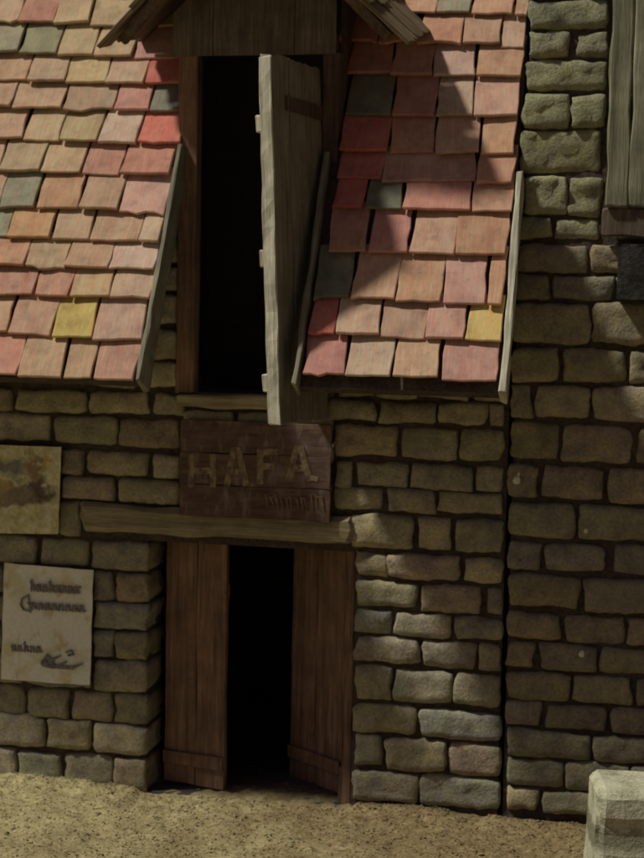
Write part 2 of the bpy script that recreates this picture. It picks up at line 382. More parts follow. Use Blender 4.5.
def course(parent, xref, y0, y1, spans, corner=None, tint=None, deep=0.42, rough=1.0):
    z1, z0 = at(xref, y0).z, at(xref, y1).z; ym = (y0+y1)/2; g = 0.009
    for i, sp in enumerate(spans):
        a, b = sp[0], sp[1]
        xa = at(a, ym+slope(ym)*(a-xref)).x; xb = at(b, ym+slope(ym)*(b-xref)).x
        c = None
        if corner == 'R' and i == len(spans)-1: c = 'R'
        if corner == 'L' and i == 0: c = 'L'
        put_stone(xa-g, xb+g, z0-g+rnd.uniform(-.008, .008), z1+g+rnd.uniform(-.008, .008), parent, c, 0.0, tint, deep, rough)
def run_left(a, n=4):                                   # the coursing carries on beyond the picture
    out = []; x = a
    for k in range(n):
        w_ = rnd.uniform(38, 66); out.insert(0, (x-w_, x-5)); x -= w_+1
    return out
def run_right(a, n=3):
    out = []; x = a
    for k in range(n):
        w_ = rnd.uniform(45, 72); out.append((x+5, x+w_)); x += w_+1
    return out
left_rows = [
    (391, 413, [(-48, 10), (16, 84), (90, 147), (154, 183)], 0), (417, 444, [(-8, 48), (54, 115), (120, 179)], 0),
    (452, 475, [(-40, 10), (16, 57), (62, 82), (87, 147), (152, 179)], 0), (478, 499, [(-20, 28), (34, 57), (61, 113), (119, 179)], 0),
    (502, 535, [(-30, 22), (28, 54), (58, 77)], 0), (541, 567, [(-16, 34), (40, 87), (92, 147)], 1),
    (572, 599, [(-44, 2), (8, 44), (50, 88), (93, 112), (116, 147)], 1), (603, 626, [(-22, 30), (36, 88), (94, 147)], 1),
    (630, 656, [(-50, 0), (6, 46), (52, 88), (93, 112), (116, 147)], 1), (660, 689, [(-30, 20), (26, 88), (95, 146)], 1),
    (692, 721, [(-24, 23), (29, 67), (73, 110), (115, 146)], 1), (723, 752, [(-6, 43), (48, 89), (94, 146)], 1),
    (757, 786, [(-32, 14), (19, 60), (65, 111), (115, 146)], 1), (790, 806, [(-10, 36), (42, 92), (97, 146)], 1)]
for (y0, y1, sp, cr) in left_rows:
    course(wall, 90, y0, y1, run_left(sp[0][0]-1)+sp, 'R' if cr else None)
for (x0, x1, y0, y1) in [(150, 176, 240, 261), (146, 176, 266, 290), (143, 176, 296, 324), (140, 176, 330, 357), (138, 176, 362, 387), (96, 135, 362, 387), (98, 134, 330, 357)]:
    course(wall, (x0+x1)/2, y0, y1, [(x0, x1)])
right_rows = [
    (385, 399, [(338, 372), (376, 416), (420, 468), (473, 502)], 0), (403, 423, [(322, 374), (380, 435), (440, 486), (490, 502)], 0),
    (428, 458, [(336, 396), (402, 455), (460, 502)], 0), (464, 489, [(336, 350), (356, 407), (411, 472), (476, 502)], 0),
    (491, 512, [(334, 379), (388, 435), (438, 502)], 0), (518, 550, [(352, 413), (418, 449), (455, 502)], 0),
    (557, 579, [(357, 385), (390, 460), (466, 502)], 1), (586, 610, [(357, 416), (421, 482), (488, 501)], 1),
    (616, 637, [(356, 390), (395, 450), (455, 501)], 1), (642, 666, [(356, 419), (424, 475), (481, 501)], 1),
    (671, 703, [(356, 390), (395, 450), (455, 500)], 1), (709, 737, [(354, 416), (420, 500)], 1),
    (742, 772, [(354, 380), (385, 444), (449, 499)], 1), (776, 806, [(353, 416), (421, 499)], 1)]
for (y0, y1, sp, cr) in right_rows: course(wall, 430, y0, y1, sp, 'L' if cr else None)
# above the door, behind the sign and under the sill
for (y0, y1, sp) in [(412, 436, [(184, 232), (238, 290), (296, 330)]), (441, 468, [(184, 250), (256, 330)]), (473, 498, [(184, 222), (228, 290), (296, 329)])]:
    course(wall, 250, y0, y1, sp)

# interior, so that the openings look into a dark room
ym = 3.6
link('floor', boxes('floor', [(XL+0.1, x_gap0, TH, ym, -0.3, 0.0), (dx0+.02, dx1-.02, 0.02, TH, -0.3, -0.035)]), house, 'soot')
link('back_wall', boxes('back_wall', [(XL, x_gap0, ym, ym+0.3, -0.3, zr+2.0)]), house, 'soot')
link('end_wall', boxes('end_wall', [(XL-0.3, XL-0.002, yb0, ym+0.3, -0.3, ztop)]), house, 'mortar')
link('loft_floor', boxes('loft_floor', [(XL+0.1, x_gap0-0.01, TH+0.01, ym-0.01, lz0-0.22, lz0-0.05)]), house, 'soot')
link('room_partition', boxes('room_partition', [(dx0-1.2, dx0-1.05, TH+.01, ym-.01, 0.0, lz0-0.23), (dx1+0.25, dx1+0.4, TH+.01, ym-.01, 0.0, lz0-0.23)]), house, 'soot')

# lintel, sill
def beam(name, p0, p1, h, t, yfront, mat, parent, seed, wob=0.012, bev=0.02, seg=14, ragged=0.02):
    """horizontal beam between two facade points"""
    c = (p0+p1)/2; L = (p1-p0).length; ang = math.atan2(p1.z-p0.z, p1.x-p0.x)
    me = plank(h, t, L, seed, seg, wob, bev, ragged, 'x')
    mw = Matrix.Translation((c.x, yfront+t/2, c.z)) @ Matrix.Rotation(-ang, 4, 'Y')
    return link(name, me, parent, mat, mw)
beam('lintel', at(80, 517, -.04), at(353, 531.5, -.04), 0.225, 0.34, -0.05, 'lintel', house, 3.3, 0.018, 0.035, 20, 0.05)
beam('loft_sill', at(176, 401, -.05), at(322, 405, -.05), 0.10, 0.45, -0.07, 'lintel', house, 8.1, 0.012, 0.015)

# ---- roof: slab, boards, tiles
s_ridge = (ym*0.5+0.9)/math.cos(PIT)
def slab(x0, x1, s0, s1, n0=-0.10, n1=-0.008):
    vs_ = [roof_pt(x, s, n) for n in (n0, n1) for (x, s) in ((x0, s0), (x1, s0), (x1, s1), (x0, s1))]
    return vs_
def slabs(name, lst):
    vs_, fs = [], []
    for a in lst:
        b = len(vs_); vs_ += slab(*a)
        fs += [tuple(b+i for i in f) for f in ((0, 3, 2, 1), (4, 5, 6, 7), (0, 1, 5, 4), (1, 2, 6, 5), (2, 3, 7, 6), (3, 0, 4, 7))]
    return mesh(name, vs_, fs)
dL = at(172, 150).x; dR = at(338, 150).x                 # dormer cheeks
s_dorm = (at(250, -110).z-zr)/math.sin(PIT)             # the cut for the dormer ends here
roof = link('roof', slabs('roof', [(XL-0.3, xcutL, s_eave+0.02, s_ridge), (xcutR, xendR, s_eave+0.02, s_ridge), (xcutL, xcutR, s_dorm, s_ridge)]), house, 'mortar')
# rear slope closing the house
rp = roof_pt(0, s_ridge)
vs_ = [(XL-.3, rp.y-.02, rp.z), (x_gap0, rp.y-.02, rp.z), (x_gap0, rp.y+3.2, rp.z-4.6), (XL-.3, rp.y+3.2, rp.z-4.6)]
vs_ += [(v[0], v[1]-0.06, v[2]-0.1) for v in vs_]
link('rear_roof', mesh('rear_roof', vs_, [(0, 1, 2, 3), (7, 6, 5, 4), (0, 4, 5, 1), (1, 5, 6, 2), (2, 6, 7, 3), (3, 7, 4, 0)]), house, 'mortar')

TAN = (0.51, 0.37, 0.265); TAN2 = (0.50, 0.39, 0.26); PALE = (0.55, 0.42, 0.345); PINK = (0.53, 0.30, 0.24); RED = (0.56, 0.19, 0.17)
ORG = (0.51, 0.31, 0.20); GRN = (0.30, 0.31, 0.23); YEL = (0.56, 0.45, 0.17); DKG = (0.20, 0.21, 0.17); PPK = (0.54, 0.34, 0.29)
def tile_mesh(w, L, t, seed, chip):
    nx, ny = 5, 4
    vs_, fs = [], []; b = 0.006
    xs_ = [-w/2, -w/2+b]+[-w/2+w*k/(nx) for k in range(1, nx)]+[w/2-b, w/2]
    ys_ = [0, b]+[L*k/ny for k in range(1, ny)]+[L]
    for j, y in enumerate(ys_):
        for i, x in enumerate(xs_):
            e = (i in (0, len(xs_)-1)) or j == 0
            z = t-(b*0.8 if e else 0)+0.006*fr((x*6, y*5, 0), seed)+0.0025*fr((x*60, y*4, 0), seed+2)
            X = x+0.010*fr((y*5, i > 3, 0), seed+5)*2*(abs(x)/(w/2))
            Y = y+(0.008*fr((x*7, 0, 0), seed+7)+0.006*fr((x*30, 0, 0), seed+1)-chip*max(0, fr((x*9, 1, 0), seed+11)))*(1 if j < 2 else 0)
            vs_.append((X, Y, z))
    n = len(xs_); m = len(ys_); top = len(vs_)
    for j in range(m-1):
        for i in range(n-1): fs.append((j*n+i, j*n+i+1, (j+1)*n+i+1, (j+1)*n+i))
    bot = []
    rim = [i for i in range(n)]+[j*n+n-1 for j in range(1, m)]+[(m-1)*n+i for i in range(n-2, -1, -1)]+[j*n for j in range(m-2, 0, -1)]
    for k in rim:
        v = vs_[k]; vs_.append((v[0]*0.99, v[1]+(0.004 if v[1] < 0.03 else 0), v[2]-t*0.95)); bot.append(len(vs_)-1)
    for k in range(len(rim)):
        k2 = (k+1) % len(rim); fs.append((rim[k], bot[k], bot[k2], rim[k2]))
    fs.append(tuple(bot))
    return mesh('tile', vs_, fs)
ntile = [0]
def put_tile(x0, x1, s0, s1, colr):
    """lower edge at s0, the part in view ends at s1"""
    ntile[0] += 1; sd = ntile[0]*2.31
    vis = s1-s0; L = vis*1.0+0.10; t = rnd.uniform(0.020, 0.032)
    lift = t+rnd.uniform(0.022, 0.055)                    # the lower edge rides on the course below
    tilt = math.atan2(lift, L)
    ax = Matrix((( uS.x, vS.x, nS.x, 0), (uS.y, vS.y, nS.y, 0), (uS.z, vS.z, nS.z, 0), (0, 0, 0, 1)))
    p = roof_pt((x0+x1)/2, s0+rnd.uniform(-.006, .006), lift)
    mw = Matrix.Translation(p) @ ax @ Matrix.Rotation(-tilt, 4, 'X') @ Matrix.Rotation(rnd.uniform(-.045, .045), 4, 'Z') @ Matrix.Rotation(rnd.uniform(-.03, .03), 4, 'Y')
    o = link('tile', tile_mesh(max(0.05, x1-x0-rnd.uniform(0.004, 0.03)), L, t, sd, 0.05 if rnd.random() < 0.16 else 0.0), roof, 'tile', mw)
    k = rnd.uniform(0.88, 1.10); o.color = (colr[0]*k, colr[1]*k*rnd.uniform(.94, 1.06), colr[2]*k*rnd.uniform(.92, 1.08), 1)
T, T2, P, K, RD, O, GN, Y, DG, PP = TAN, TAN2, PALE, PINK, RED, ORG, GRN, YEL, DKG, PPK
rowsL = [ # (y at x=0, y at x=178, joints, colours)
    (-5, 0, [-25, 8, 45, 84, 120, 158, 196], [T, T, O, T, T, T]),
    (26, 33, [-14, 22, 56, 92, 133, 180], [T, K, T2, T2, T]), (58, 64, [-15, 21, 60, 97, 135, 183], [GN, GN, T2, T2, PP]),
    (85, 90, [-10, 29, 68, 108, 147, 183], [T, T2, T2, T, RD]), (112, 117, [-22, 15, 65, 116, 152, 183], [T, T2, T2, K, DG]),
    (143, 150, [-10, 26, 61, 100, 140, 183], [T, T2, T2, P, RD]), (175, 182, [-33, 3, 43, 84, 122, 999], [T, T2, T2, K, (0.55, 0.29, 0.25)]),
    (212, 218, [-36, 2, 39, 81, 122, 999], [T, GN, O, T, PP]), (242, 248, [-26, 10, 53, 92, 141, 999], [GN, O, T, T, P]),
    (270, 275, [-14, 27, 68, 111, 999], [O, T2, T, P]), (299, 305, [-5, 36, 73, 112, 999], [K, K, T, P]),
    (336, 349, [-28, 10, 53, 95, 999], [T, PP, Y, P]), (379, 387, [-18, 20, 64, 95, 999], [K, T, T, PP])]
T, T2, P, K, O, PP = (0.52, 0.37, 0.285), (0.52, 0.40, 0.285), (0.55, 0.425, 0.36), (0.52, 0.285, 0.235), (0.515, 0.325, 0.24), (0.53, 0.345, 0.295)
rowsR = [ # (y at x=300, y at x=520, ...)
    (-11, -7, [360, 400, 444, 488, 530], [K, T, O, T]),
    (17, 21, [355, 395, 437, 472, 515, 999], [K, O, GN, O, T]), (45, 52, [340, 380, 418, 463, 501, 999], [K, K, O, T, T2]),
    (78, 84, [350, 392, 433, 476, 999], [K, K, P, O]), (119, 123, [345, 393, 436, 474, 999], [DG, K, P, T]),
    (155, 160, [340, 389, 436, 480, 999], [RD, K, PP, O]), (180, 190, [338, 383, 476, 999], [RD, PP, O]),
    (211, 218, [333, 365, 403, 472, 999], [RD, DG, K, O]), (255, 262, [328, 368, 410, 455, 999], [K, K, PP, O]),
    (300, 312, [999, 352, 397, 443, 486, 999], [DG, T, O, PP, O]), (338, 346, [999, 337, 380, 426, 465, 999], [RD, T2, T, PP, Y]),
    (377, 387, [999, 346, 393, 441, 999], [K, P, T, PP])]
def roof_rows(rows, xa, xb, x_lo, x_hi, fill_lo):
    smid = [roof_at((xa+xb)/2, (r[0]+r[1])/2)[1] for r in rows]
    for i, (ya, yb_, jn, cs) in enumerate(rows):
        top = smid[i-1] if i > 0 else smid[i]+(smid[i]-smid[i+1])
        xs_ = []
        for k, j in enumerate(jn):
            if j == 999: xs_.append(x_lo if k == 0 else x_hi)
            else: xs_.append(roof_at(j, ya+(yb_-ya)*(j-xa)/(xb-xa))[0])
        for k in range(len(jn)-1):
            jm = (max(min(jn[k], 540), -40)+max(min(jn[k+1], 540), -40))/2 if 999 not in (jn[k], jn[k+1]) else (jn[k]+20 if jn[k+1] == 999 else jn[k+1]-20)
            s0 = roof_at(jm, ya+(yb_-ya)*(jm-xa)/(xb-xa))[1]
            put_tile(xs_[k], xs_[k+1], s0, top, cs[k])
        if fill_lo:
            x = xs_[0]
            while x > fill_lo:
                w_ = rnd.uniform(0.26, 0.36); put_tile(x-w_, x, s0+0.0*x, top, rnd.choice([T, T, T2, K, O, PP, GN])); x -= w_
        else:
            pass
    # courses above the picture
    s = smid[0]; d = 0.27
    s += smid[0]-smid[1]
    while s < s_ridge-0.05:
        x = x_lo if not fill_lo else fill_lo
        hi = x_hi if not fill_lo else at(200, 0).x
        if s > s_dorm and not fill_lo: x = at(215, 0).x
        while x < hi-0.1:
            w_ = min(rnd.uniform(0.27, 0.37), hi-x); put_tile(x, x+w_, s, s+d, rnd.choice([T, T, T2, K, O, PP, GN])); x += w_
        s += d
roof_rows(rowsL, 0, 178, xcutL-0.4, xcutL-0.02, -4.6)
roof_rows(rowsR, 300, 520, xcutR+0.03, xendR-0.01, None)

def verge(x, s0, s1, wd, th, n_mid, seed, mat='verge_wood'):
    """board on edge along the slope: x thickness, n width"""
    c = roof_pt(x, (s0+s1)/2, n_mid)
    ax = Matrix(((uS.x, nS.x, vS.x, 0), (uS.y, nS.y, vS.y, 0), (uS.z, nS.z, vS.z, 0), (0, 0, 0, 1)))
    return link('verge_board', plank(th, wd, s1-s0, seed, 14, 0.010, 0.006, 0.03), house, mat, Matrix.Translation(c) @ ax)
verge(xcutL+0.018, s_eave-0.02, 0.02, 0.24, 0.036, 0.005, 1.7, 'grey_wood')
verge(xcutR-0.008, s_eave-0.01, -0.02, 0.20, 0.036, 0.01, 4.4, 'grey_wood')
verge(xendR+0.035, s_eave-0.03, roof_at(523, 180)[1], 0.17, 0.05, 0.035, 6.2)

# ---- dormer
fas_z0 = at(250, 55, -.04).z
fx0, fx1 = at(173, 50, -.04).x, at(336, 50, -.04).x
yF = -0.56                                             # front of the hood at its eaves; the ridge end rakes forward
RAKE = 0.42
TL, TR = at(108, 44, yF), at(400, 42, yF)
xm = (TL.x+TR.x)/2; hw = (TR.x-TL.x)/2; ze = (TL.z+TR.z)/2
SL = R(44); DR = R(13)                                 # side slope and forward droop
apex = Vector((xm, yF-RAKE, ze+hw*math.tan(SL)))
def gz(x): return apex.z-abs(x-xm)*math.tan(SL)+(-0.04-apex.y)*math.tan(DR)*0.35
# gable boards under the hood
nb = 4
gab = None
for k in range(nb):
    a = fx0+(fx1-fx0)*k/nb+0.002; b = fx0+(fx1-fx0)*(k+1)/nb-0.002
    pts = [a, (a+b)/2, b]; vs_ = []; n0 = 3
    y0, y1 = -0.055+0.006*(k % 2), -0.02
    for y in (y0, y1):
        vs_ += [(x, y, fas_z0+0.006*fr((x*9, 0, 0), k)) for x in pts]+[(x, y, gz(x)-0.10) for x in pts]
    fs = [(0, 1, 4, 3), (1, 2, 5, 4), (7, 6, 9, 10), (8, 7, 10, 11), (0, 6, 7, 1), (1, 7, 8, 2), (3, 4, 10, 9), (4, 5, 11, 10), (0, 3, 9, 6), (2, 8, 11, 5)]
    me = mesh('gable', vs_, fs)
    if gab is None:
        gab = link('dormer_gable', boxes('dormer_gable', [(fx0, fx1, -0.018, 0.06, fas_z0+0.03, fas_z0+0.16)]), house, 'dark_wood')
    link('plank', me, gab, 'gable_wood')
px0, px1 = at(178, 220).x, at(196, 220).x
def post(x0, x1, z0, z1, y0, y1, name, mat, seed):
    me = plank(x1-x0, y1-y0, z1-z0, seed, 12, 0.008, 0.008, 0.01)
    return link(name, me, house, mat, Matrix.Translation(((x0+x1)/2, (y0+y1)/2, (z0+z1)/2)))
post(px0, px1, lz0+0.01, fas_z0+0.02, -0.015, 0.13, 'dormer_post', 'door', 2.2)
post(at(320, 220).x, at(337, 220).x, lz0+0.01, fas_z0+0.02, -0.015, 0.13, 'dormer_post', 'dark_wood', 2.9)
def cheek(x0, x1, seed):
    z0, z1 = zr-0.25, gz(x0)-0.05
    yb_ = (z1-zr)/math.tan(PIT)+0.15
    vs_ = [(x, y, z) for x in (x0, x1) for (y, z) in ((0.135, z0), (0.135, z1), (yb_, z1))]
    link('dormer_cheek', mesh('cheek', vs_, [(0, 1, 2), (5, 4, 3), (0, 3, 4, 1), (1, 4, 5, 2), (2, 5, 3, 0)]), house, 'dark_wood')
cheek(px0-0.01, px0+0.03, 1); cheek(at(334, 220).x, at(338, 220).x, 2)
# flooring strip and ceiling of the loft (dark)
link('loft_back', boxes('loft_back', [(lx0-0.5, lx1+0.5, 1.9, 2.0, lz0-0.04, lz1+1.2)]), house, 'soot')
# the hood: overlapping boards
Lr = 2.4
hood_ridge = None
dirR = Vector((0, math.cos(DR), math.sin(DR)))          # back along the ridge, rising
for sgn in (-1, 1):
    e = Vector((sgn*hw, RAKE, -hw*math.tan(SL)))        # along the raked front, ridge to eaves
    q = e-dirR*e.dot(dirR); slopeL = q.length; skew = -e.dot(dirR)/slopeL; q = q/slopeL
    nrm = dirR.cross(q)*(1 if sgn > 0 else -1)
    if nrm.z < 0: nrm = -nrm
    if hood_ridge is None:
        c = apex+dirR*(Lr/2)+Vector((0, 0, 0.03))
        axm = Matrix(((1, 0, 0, 0), (0, dirR.z, dirR.y, 0), (0, -dirR.y, dirR.z, 0), (0, 0, 0, 1)))
        axm = Matrix(((1, 0, dirR.x, c.x), (0, dirR.z, dirR.y, c.y), (0, -dirR.y, dirR.z, c.z), (0, 0, 0, 1)))
        hood_ridge = link('dormer_roof', plank(0.12, 0.07, Lr, 5.5), house, 'gable_wood', axm)
    nrow = 4; step = slopeL/nrow
    for rI in range(nrow):
        yv = 0.0
        while yv < Lr-0.1:
            wd = rnd.uniform(0.26, 0.40)
            if yv+wd > Lr: wd = Lr-yv
            last = rI == nrow-1
            ln = step+0.16+(rnd.uniform(-0.03, 0.05) if not last else rnd.uniform(-0.03, 0.02))
            a0 = step*rI-0.12 if rI else 0.0
            cc = apex+q*(a0+ln/2)+dirR*(-skew*(a0+ln/2)+yv+wd/2+(rnd.uniform(-.03, .03) if yv == 0 else 0))+nrm*(0.02+0.012*rnd.random())
            X, Yx, Z = q, dirR, nrm
            if X.cross(Yx).dot(Z) < 0: Yx = -Yx
            mw = Matrix(((X.x, Z.x, -Yx.x, cc.x), (X.y, Z.y, -Yx.y, cc.y), (X.z, Z.z, -Yx.z, cc.z), (0, 0, 0, 1)))
            mw = mw @ Matrix.Rotation(R(3.2), 4, 'Z')
            link('board', plank(wd-0.008, 0.035, ln, rnd.uniform(0, 50), 6, 0.008, 0.006, 0.05, 'x'), hood_ridge, 'shake_wood', mw)
            yv += wd
    # verge rafter under the boards
    cc = apex+q*(slopeL*0.48)+dirR*(0.14-skew*slopeL*0.48)-nrm*0.05
    mw = Matrix(((q.x, nrm.x, -dirR.x, cc.x), (q.y, nrm.y, -dirR.y, cc.y), (q.z, nrm.z, -dirR.z, cc.z), (0, 0, 0, 1)))
    link('rafter', plank(0.07, 0.08, slopeL*0.94, 6+sgn, 8, 0.006, 0.006, 0.02, 'x'), hood_ridge, 'dark_wood', mw)

# ---- loft door, swung out
hx, hy = at(319, 240, -.03).x, -0.035
hz0, hz1 = at(319, 418, -.03).z, at(319, 70, -.03).z
OPEN = R(80); LW, LT = 0.94, 0.095
LWr = Matrix.Translation((hx, hy, (hz0+hz1)/2)) @ Matrix.Rotation(R(-2.6), 4, 'Y') @ Matrix.Translation((0, 0, (hz0-hz1)/2)) @ Matrix.Rotation(math.pi+OPEN, 4, 'Z')    # local x from the hinge to the free edge, y towards the outside face
H = hz1-hz0
def sub(name, me, parent, mat, M0, loc, rot=None):
    mw = M0 @ Matrix.Translation(loc)
    if rot is not None: mw = mw @ rot
    return link(name, me, parent, mat, mw)
bat_px = [122, 257, 382]
bz = [(at(270, y, -0.95).z-hz0) for y in bat_px]
ld = sub('loft_door', plank(0.13, 0.05, LW*0.96, 3.1, 6, 0.006, 0.008, 0.03, 'x'), house, 'verge_wood', LWr, (LW*0.52, -LT/2-0.026, bz[1]))
tag(ld, 'heavy grey plank loft door swung open on its hinges')
np_ = 3; pw = LW/np_
for k in range(np_):
    sub('plank', plank(pw-0.004, LT+0.004*(k % 2), H*(1-0.004*k), 11+k, 22, 0.012, 0.010, 0.03), ld, 'grey_wood', LWr, (pw*(k+0.5), 0, H/2))
sub('sunlit_edge_strip', plank(0.022, LT*1.04, H*0.985, 17.3, 26, 0.010, 0.006, 0.03), ld, 'verge_wood', LWr, (LW+0.012, 0, H/2))  # added pale strip: the free edge's sunlit look put into its colour
for k in (0, 2): sub('batten', plank(0.13, 0.05, LW*0.96, 5.1+k, 6, 0.006, 0.008, 0.03, 'x'), ld, 'verge_wood', LWr, (LW*0.52, -LT/2-0.026, bz[k]))
for zz in (H*0.875, H*0.12): sub('strap_hinge', plank(0.11, 0.012, LW*0.74, 7+zz, 6, 0.003, 0.003, 0.0, 'x'), ld, 'dark_wood', LWr, (LW*0.39, LT/2+0.012, zz))

# ---- the two doors below
def door_leaf(hinge, ang, wd, h, flip, seed, label):
    M0 = Matrix.Translation(hinge) @ Matrix.Rotation(ang, 4, 'Z')
    sg = -1 if flip else 1
    d = sub('door', plank(0.11, 0.03, wd*0.98, seed, 5, 0.004, 0.006, 0, 'x'), house, 'door', M0, (sg*wd/2, -0.04, 0.24)); tag(d, label)
    ws = [0.52*wd, 0.48*wd]; x = 0
    for k, w_ in enumerate(ws):
        sub('plank', plank(w_-0.004, 0.045+0.004*k, h, seed+k*3, 16, 0.006, 0.005, 0.012), d, 'door', M0, (sg*(x+w_/2), 0, h/2+0.02)); x += w_
    sub('ledge', plank(0.11, 0.03, wd*0.98, seed+5, 5, 0.004, 0.006, 0, 'x'), d, 'door', M0, (sg*wd/2, 0.04, h*0.8))
    return d
door_leaf(at(165.5, 700, 0.26)*Vector((1, 0, 0)).x if False else Vector((at(166, 700, 0.26).x, 0.26, -0.02)), R(-12), 0.575, DZ+0.03, False, 4.0, 'reddish brown plank door leaf standing ajar on the side by the notice')
door_leaf(Vector((at(345, 700, 0.30).x, 0.30, -0.02)), R(-36), 0.66, DZ+0.03, True, 9.0, 'dark red brown plank door leaf pushed inward')
post(at(344, 680, 0.1).x, at(353.5, 680, 0.1).x, -0.03, DZ, 0.09, 0.22, 'door_post', 'door', 12.0)
post(at(338, 780, 0.1).x, at(343, 780, 0.1).x, -0.03, 0.28, 0.11, 0.2, 'door_stop', 'dark_wood', 14.0)
link('threshold', boxes('threshold', [(dx0+0.03, dx1-0.03, 0.30, 0.42, -0.2, 0.0)]), house, 'dark_wood')

# ------------------------------------------------------------------ sign, notice, picture
sg = empty('sign_board', at(255, 519, -0.06))
tag(sg, 'worn dark red wooden sign lettered HAFA above the lintel', 'sign')
sA, sB = at(181, 419, -.08), at(332, 418, -.08); sC = at(181, 515, -.08); sD = at(331, 519.5, -.08)
sw = sB.x-sA.x; sh = sA.z-sC.z; scx = (sA.x+sB.x)/2
for k in range(3):
    h_ = sh/3
    link('plank', plank(h_-0.003, 0.035, sw*(1-0.006*(k % 2)), 20+k*2, 8, 0.006, 0.004, 0.012, 'x'), sg, 'sign', Matrix.Translation((scx, -0.075-0.003*(k == 1), sC.z+h_*(k+0.5))))
def strokes(name, lst, wd, parent, mat, y, depth=0.004):
    """painted strokes: polylines in facade metres (x, z) drawn as thin raised bands"""
    vs_, fs = [], []
    for ln in lst:
        for (a, b) in zip(ln, ln[1:]):
            wa = a[2] if len(a) > 2 else wd; wb = b[2] if len(b) > 2 else wd
            A, B = Vector((a[0], a[1])), Vector((b[0], b[1])); d = (B-A)
            if d.length < 1e-6: continue
            d.normalize(); n = Vector((-d.y, d.x)); k = len(vs_); A2, B2 = A-d*wa*0.35, B+d*wb*0.35
            yy = y-0.0004*(k % 7)
            for (p, o_) in ((A2, n*wa/2), (A2, -n*wa/2), (B2, -n*wb/2), (B2, n*wb/2)): vs_.append((p.x+o_.x, yy, p.y+o_.y))
            for (p, o_) in ((A2, n*wa/2), (A2, -n*wa/2), (B2, -n*wb/2), (B2, n*wb/2)): vs_.append((p.x+o_.x, y+depth, p.y+o_.y))
            fs += [tuple(k+i for i in f) for f in ((0, 1, 2, 3), (7, 6, 5, 4), (0, 4, 5, 1), (1, 5, 6, 2), (2, 6, 7, 3), (3, 7, 4, 0))]
    return link(name, mesh(name, vs_, fs), parent, mat)
def W(px, py, y): p = at(px, py, y); return (p.x, p.z)
ys = -0.099
GL = {'H': [[(0, 0), (0, 1)], [(1, 0), (1, 1)], [(0, .5), (1, .5)]], 'A': [[(0, 0), (.35, 1), (.6, 1), (1, 0)], [(.15, .36), (.85, .36)]], 'F': [[(0, 0), (0, 1)], [(0, 1), (1, 1)], [(0, .52), (.75, .52)]]}
for ch, a, b, t_, bo in (('H', 191, 213, 456, 485), ('A', 227, 246, 450, 484), ('F', 260, 276, 452, 482), ('A', 289, 309, 449, 479)):
    strokes('letter', [[W(a+(b-a)*u, bo-(bo-t_)*v, ys) for (u, v) in ln] for ln in GL[ch]], 0.052, sg, 'letters', ys)
strokes('letter', [[W(312, 478, ys), W(316, 479, ys)]], 0.04, sg, 'letters', ys)
scr = []
rs = random.Random(3)
for k, xx in enumerate(range(266, 322, 5)):
    a = 496+rs.uniform(-2, 3); b = 507+rs.uniform(-3, 4)
    scr.append([W(xx+rs.uniform(-1, 1), a, ys)+(0.02,), W(xx+rs.uniform(0, 3), b, ys)+(0.008,)])
    if k % 3 == 1: scr.append([W(xx, a+1, ys)+(0.01,), W(xx+3, a+rs.uniform(-2, 4), ys)+(0.016,), W(xx+6, b, ys)+(0.006,)])
strokes('small_lettering', scr, 0.014, sg, 'faint', ys)['kind'] = 'stuff'

def sheet(name, pts, y, curl, mat, label, cat, thick=0.008):
    """paper: pts = pixel corners tl, tr, br, bl"""
    c = [at(p[0], p[1], y) for p in pts]; ctr = sum(c, Vector())/4
    n, m = 10, 12; vs_, fs = [], []
    for s in (0, 1):
        for j in range(m+1):
            for i in range(n+1):
                u, v = i/n, j/m
                p = c[3].lerp(c[2], u).lerp(c[0].lerp(c[1], u), v)
                ed = 0.006*fr((u*6, v*6, 0), len(name)+s*0)*(1 if i in (0, n) or j in (0, m) else 0)
                dy = -curl*((1-v)**3)*(0.4+u*(1-u)*2)-0.010*fr((u*2.2, v*2.2, 0), 4)
                vs_.append((p.x-ctr.x+ed, dy+s*thick, p.z-ctr.z+ed))
    k = (n+1)*(m+1)
    for j in range(m):
        for i in range(n):
            a = j*(n+1)+i; q = (a, a+1, a+n+2, a+n+1); fs.append(q); fs.append(tuple(k+t for t in reversed(q)))
    rim = [i for i in range(n+1)]+[j*(n+1)+n for j in range(1, m+1)]+[m*(n+1)+i for i in range(n-1, -1, -1)]+[j*(n+1) for j in range(m-1, 0, -1)]
    for i in range(len(rim)):
        a, b = rim[i], rim[(i+1) % len(rim)]; fs.append((a, b, b+k, a+k))
    o = link(name, mesh(name, vs_, fs, False), None, mat, Matrix.Translation(ctr)); tag(o, label, cat)
    return o
pic = sheet('wall_print', [(-34, 444), (61, 447), (58, 534), (-34, 533)], -0.050, 0.0, 'picture', 'faded brown and yellow painted print pasted high on stone wall', 'picture')
pap = sheet('paper_notice', [(4, 563), (93, 570.5), (90, 685), (1, 679)], -0.055, 0.02, 'paper', 'yellowed paper notice with dark handwriting pasted beside the door', 'notice')
yp = -0.072
ink = []
def word(x, y, n, wx, hgt, tall=(), desc=()):
    out = []
    for k in range(n):
        a = x+k*wx; h_ = hgt*(1.7 if k in tall else 1)
        out.append([(a, y-h_*0.8), (a+wx*.18, y-h_), (a+wx*.16, y)])
        out.append([(a+wx*.2, y-hgt*.75), (a+wx*.55, y-hgt), (a+wx*.62, y-hgt*.1), (a+wx*.95, y-hgt*.2)])
        if k in desc: out.append([(a+wx*.6, y), (a+wx*.4, y+hgt*.8)])
    return out
px_lines = word(30, 592, 8, 6.2, 6.5, (0, 3), ()) + word(31, 610, 8, 6.8, 6, (), ()) + word(11, 653, 5, 6.2, 5.5, (2,), ())
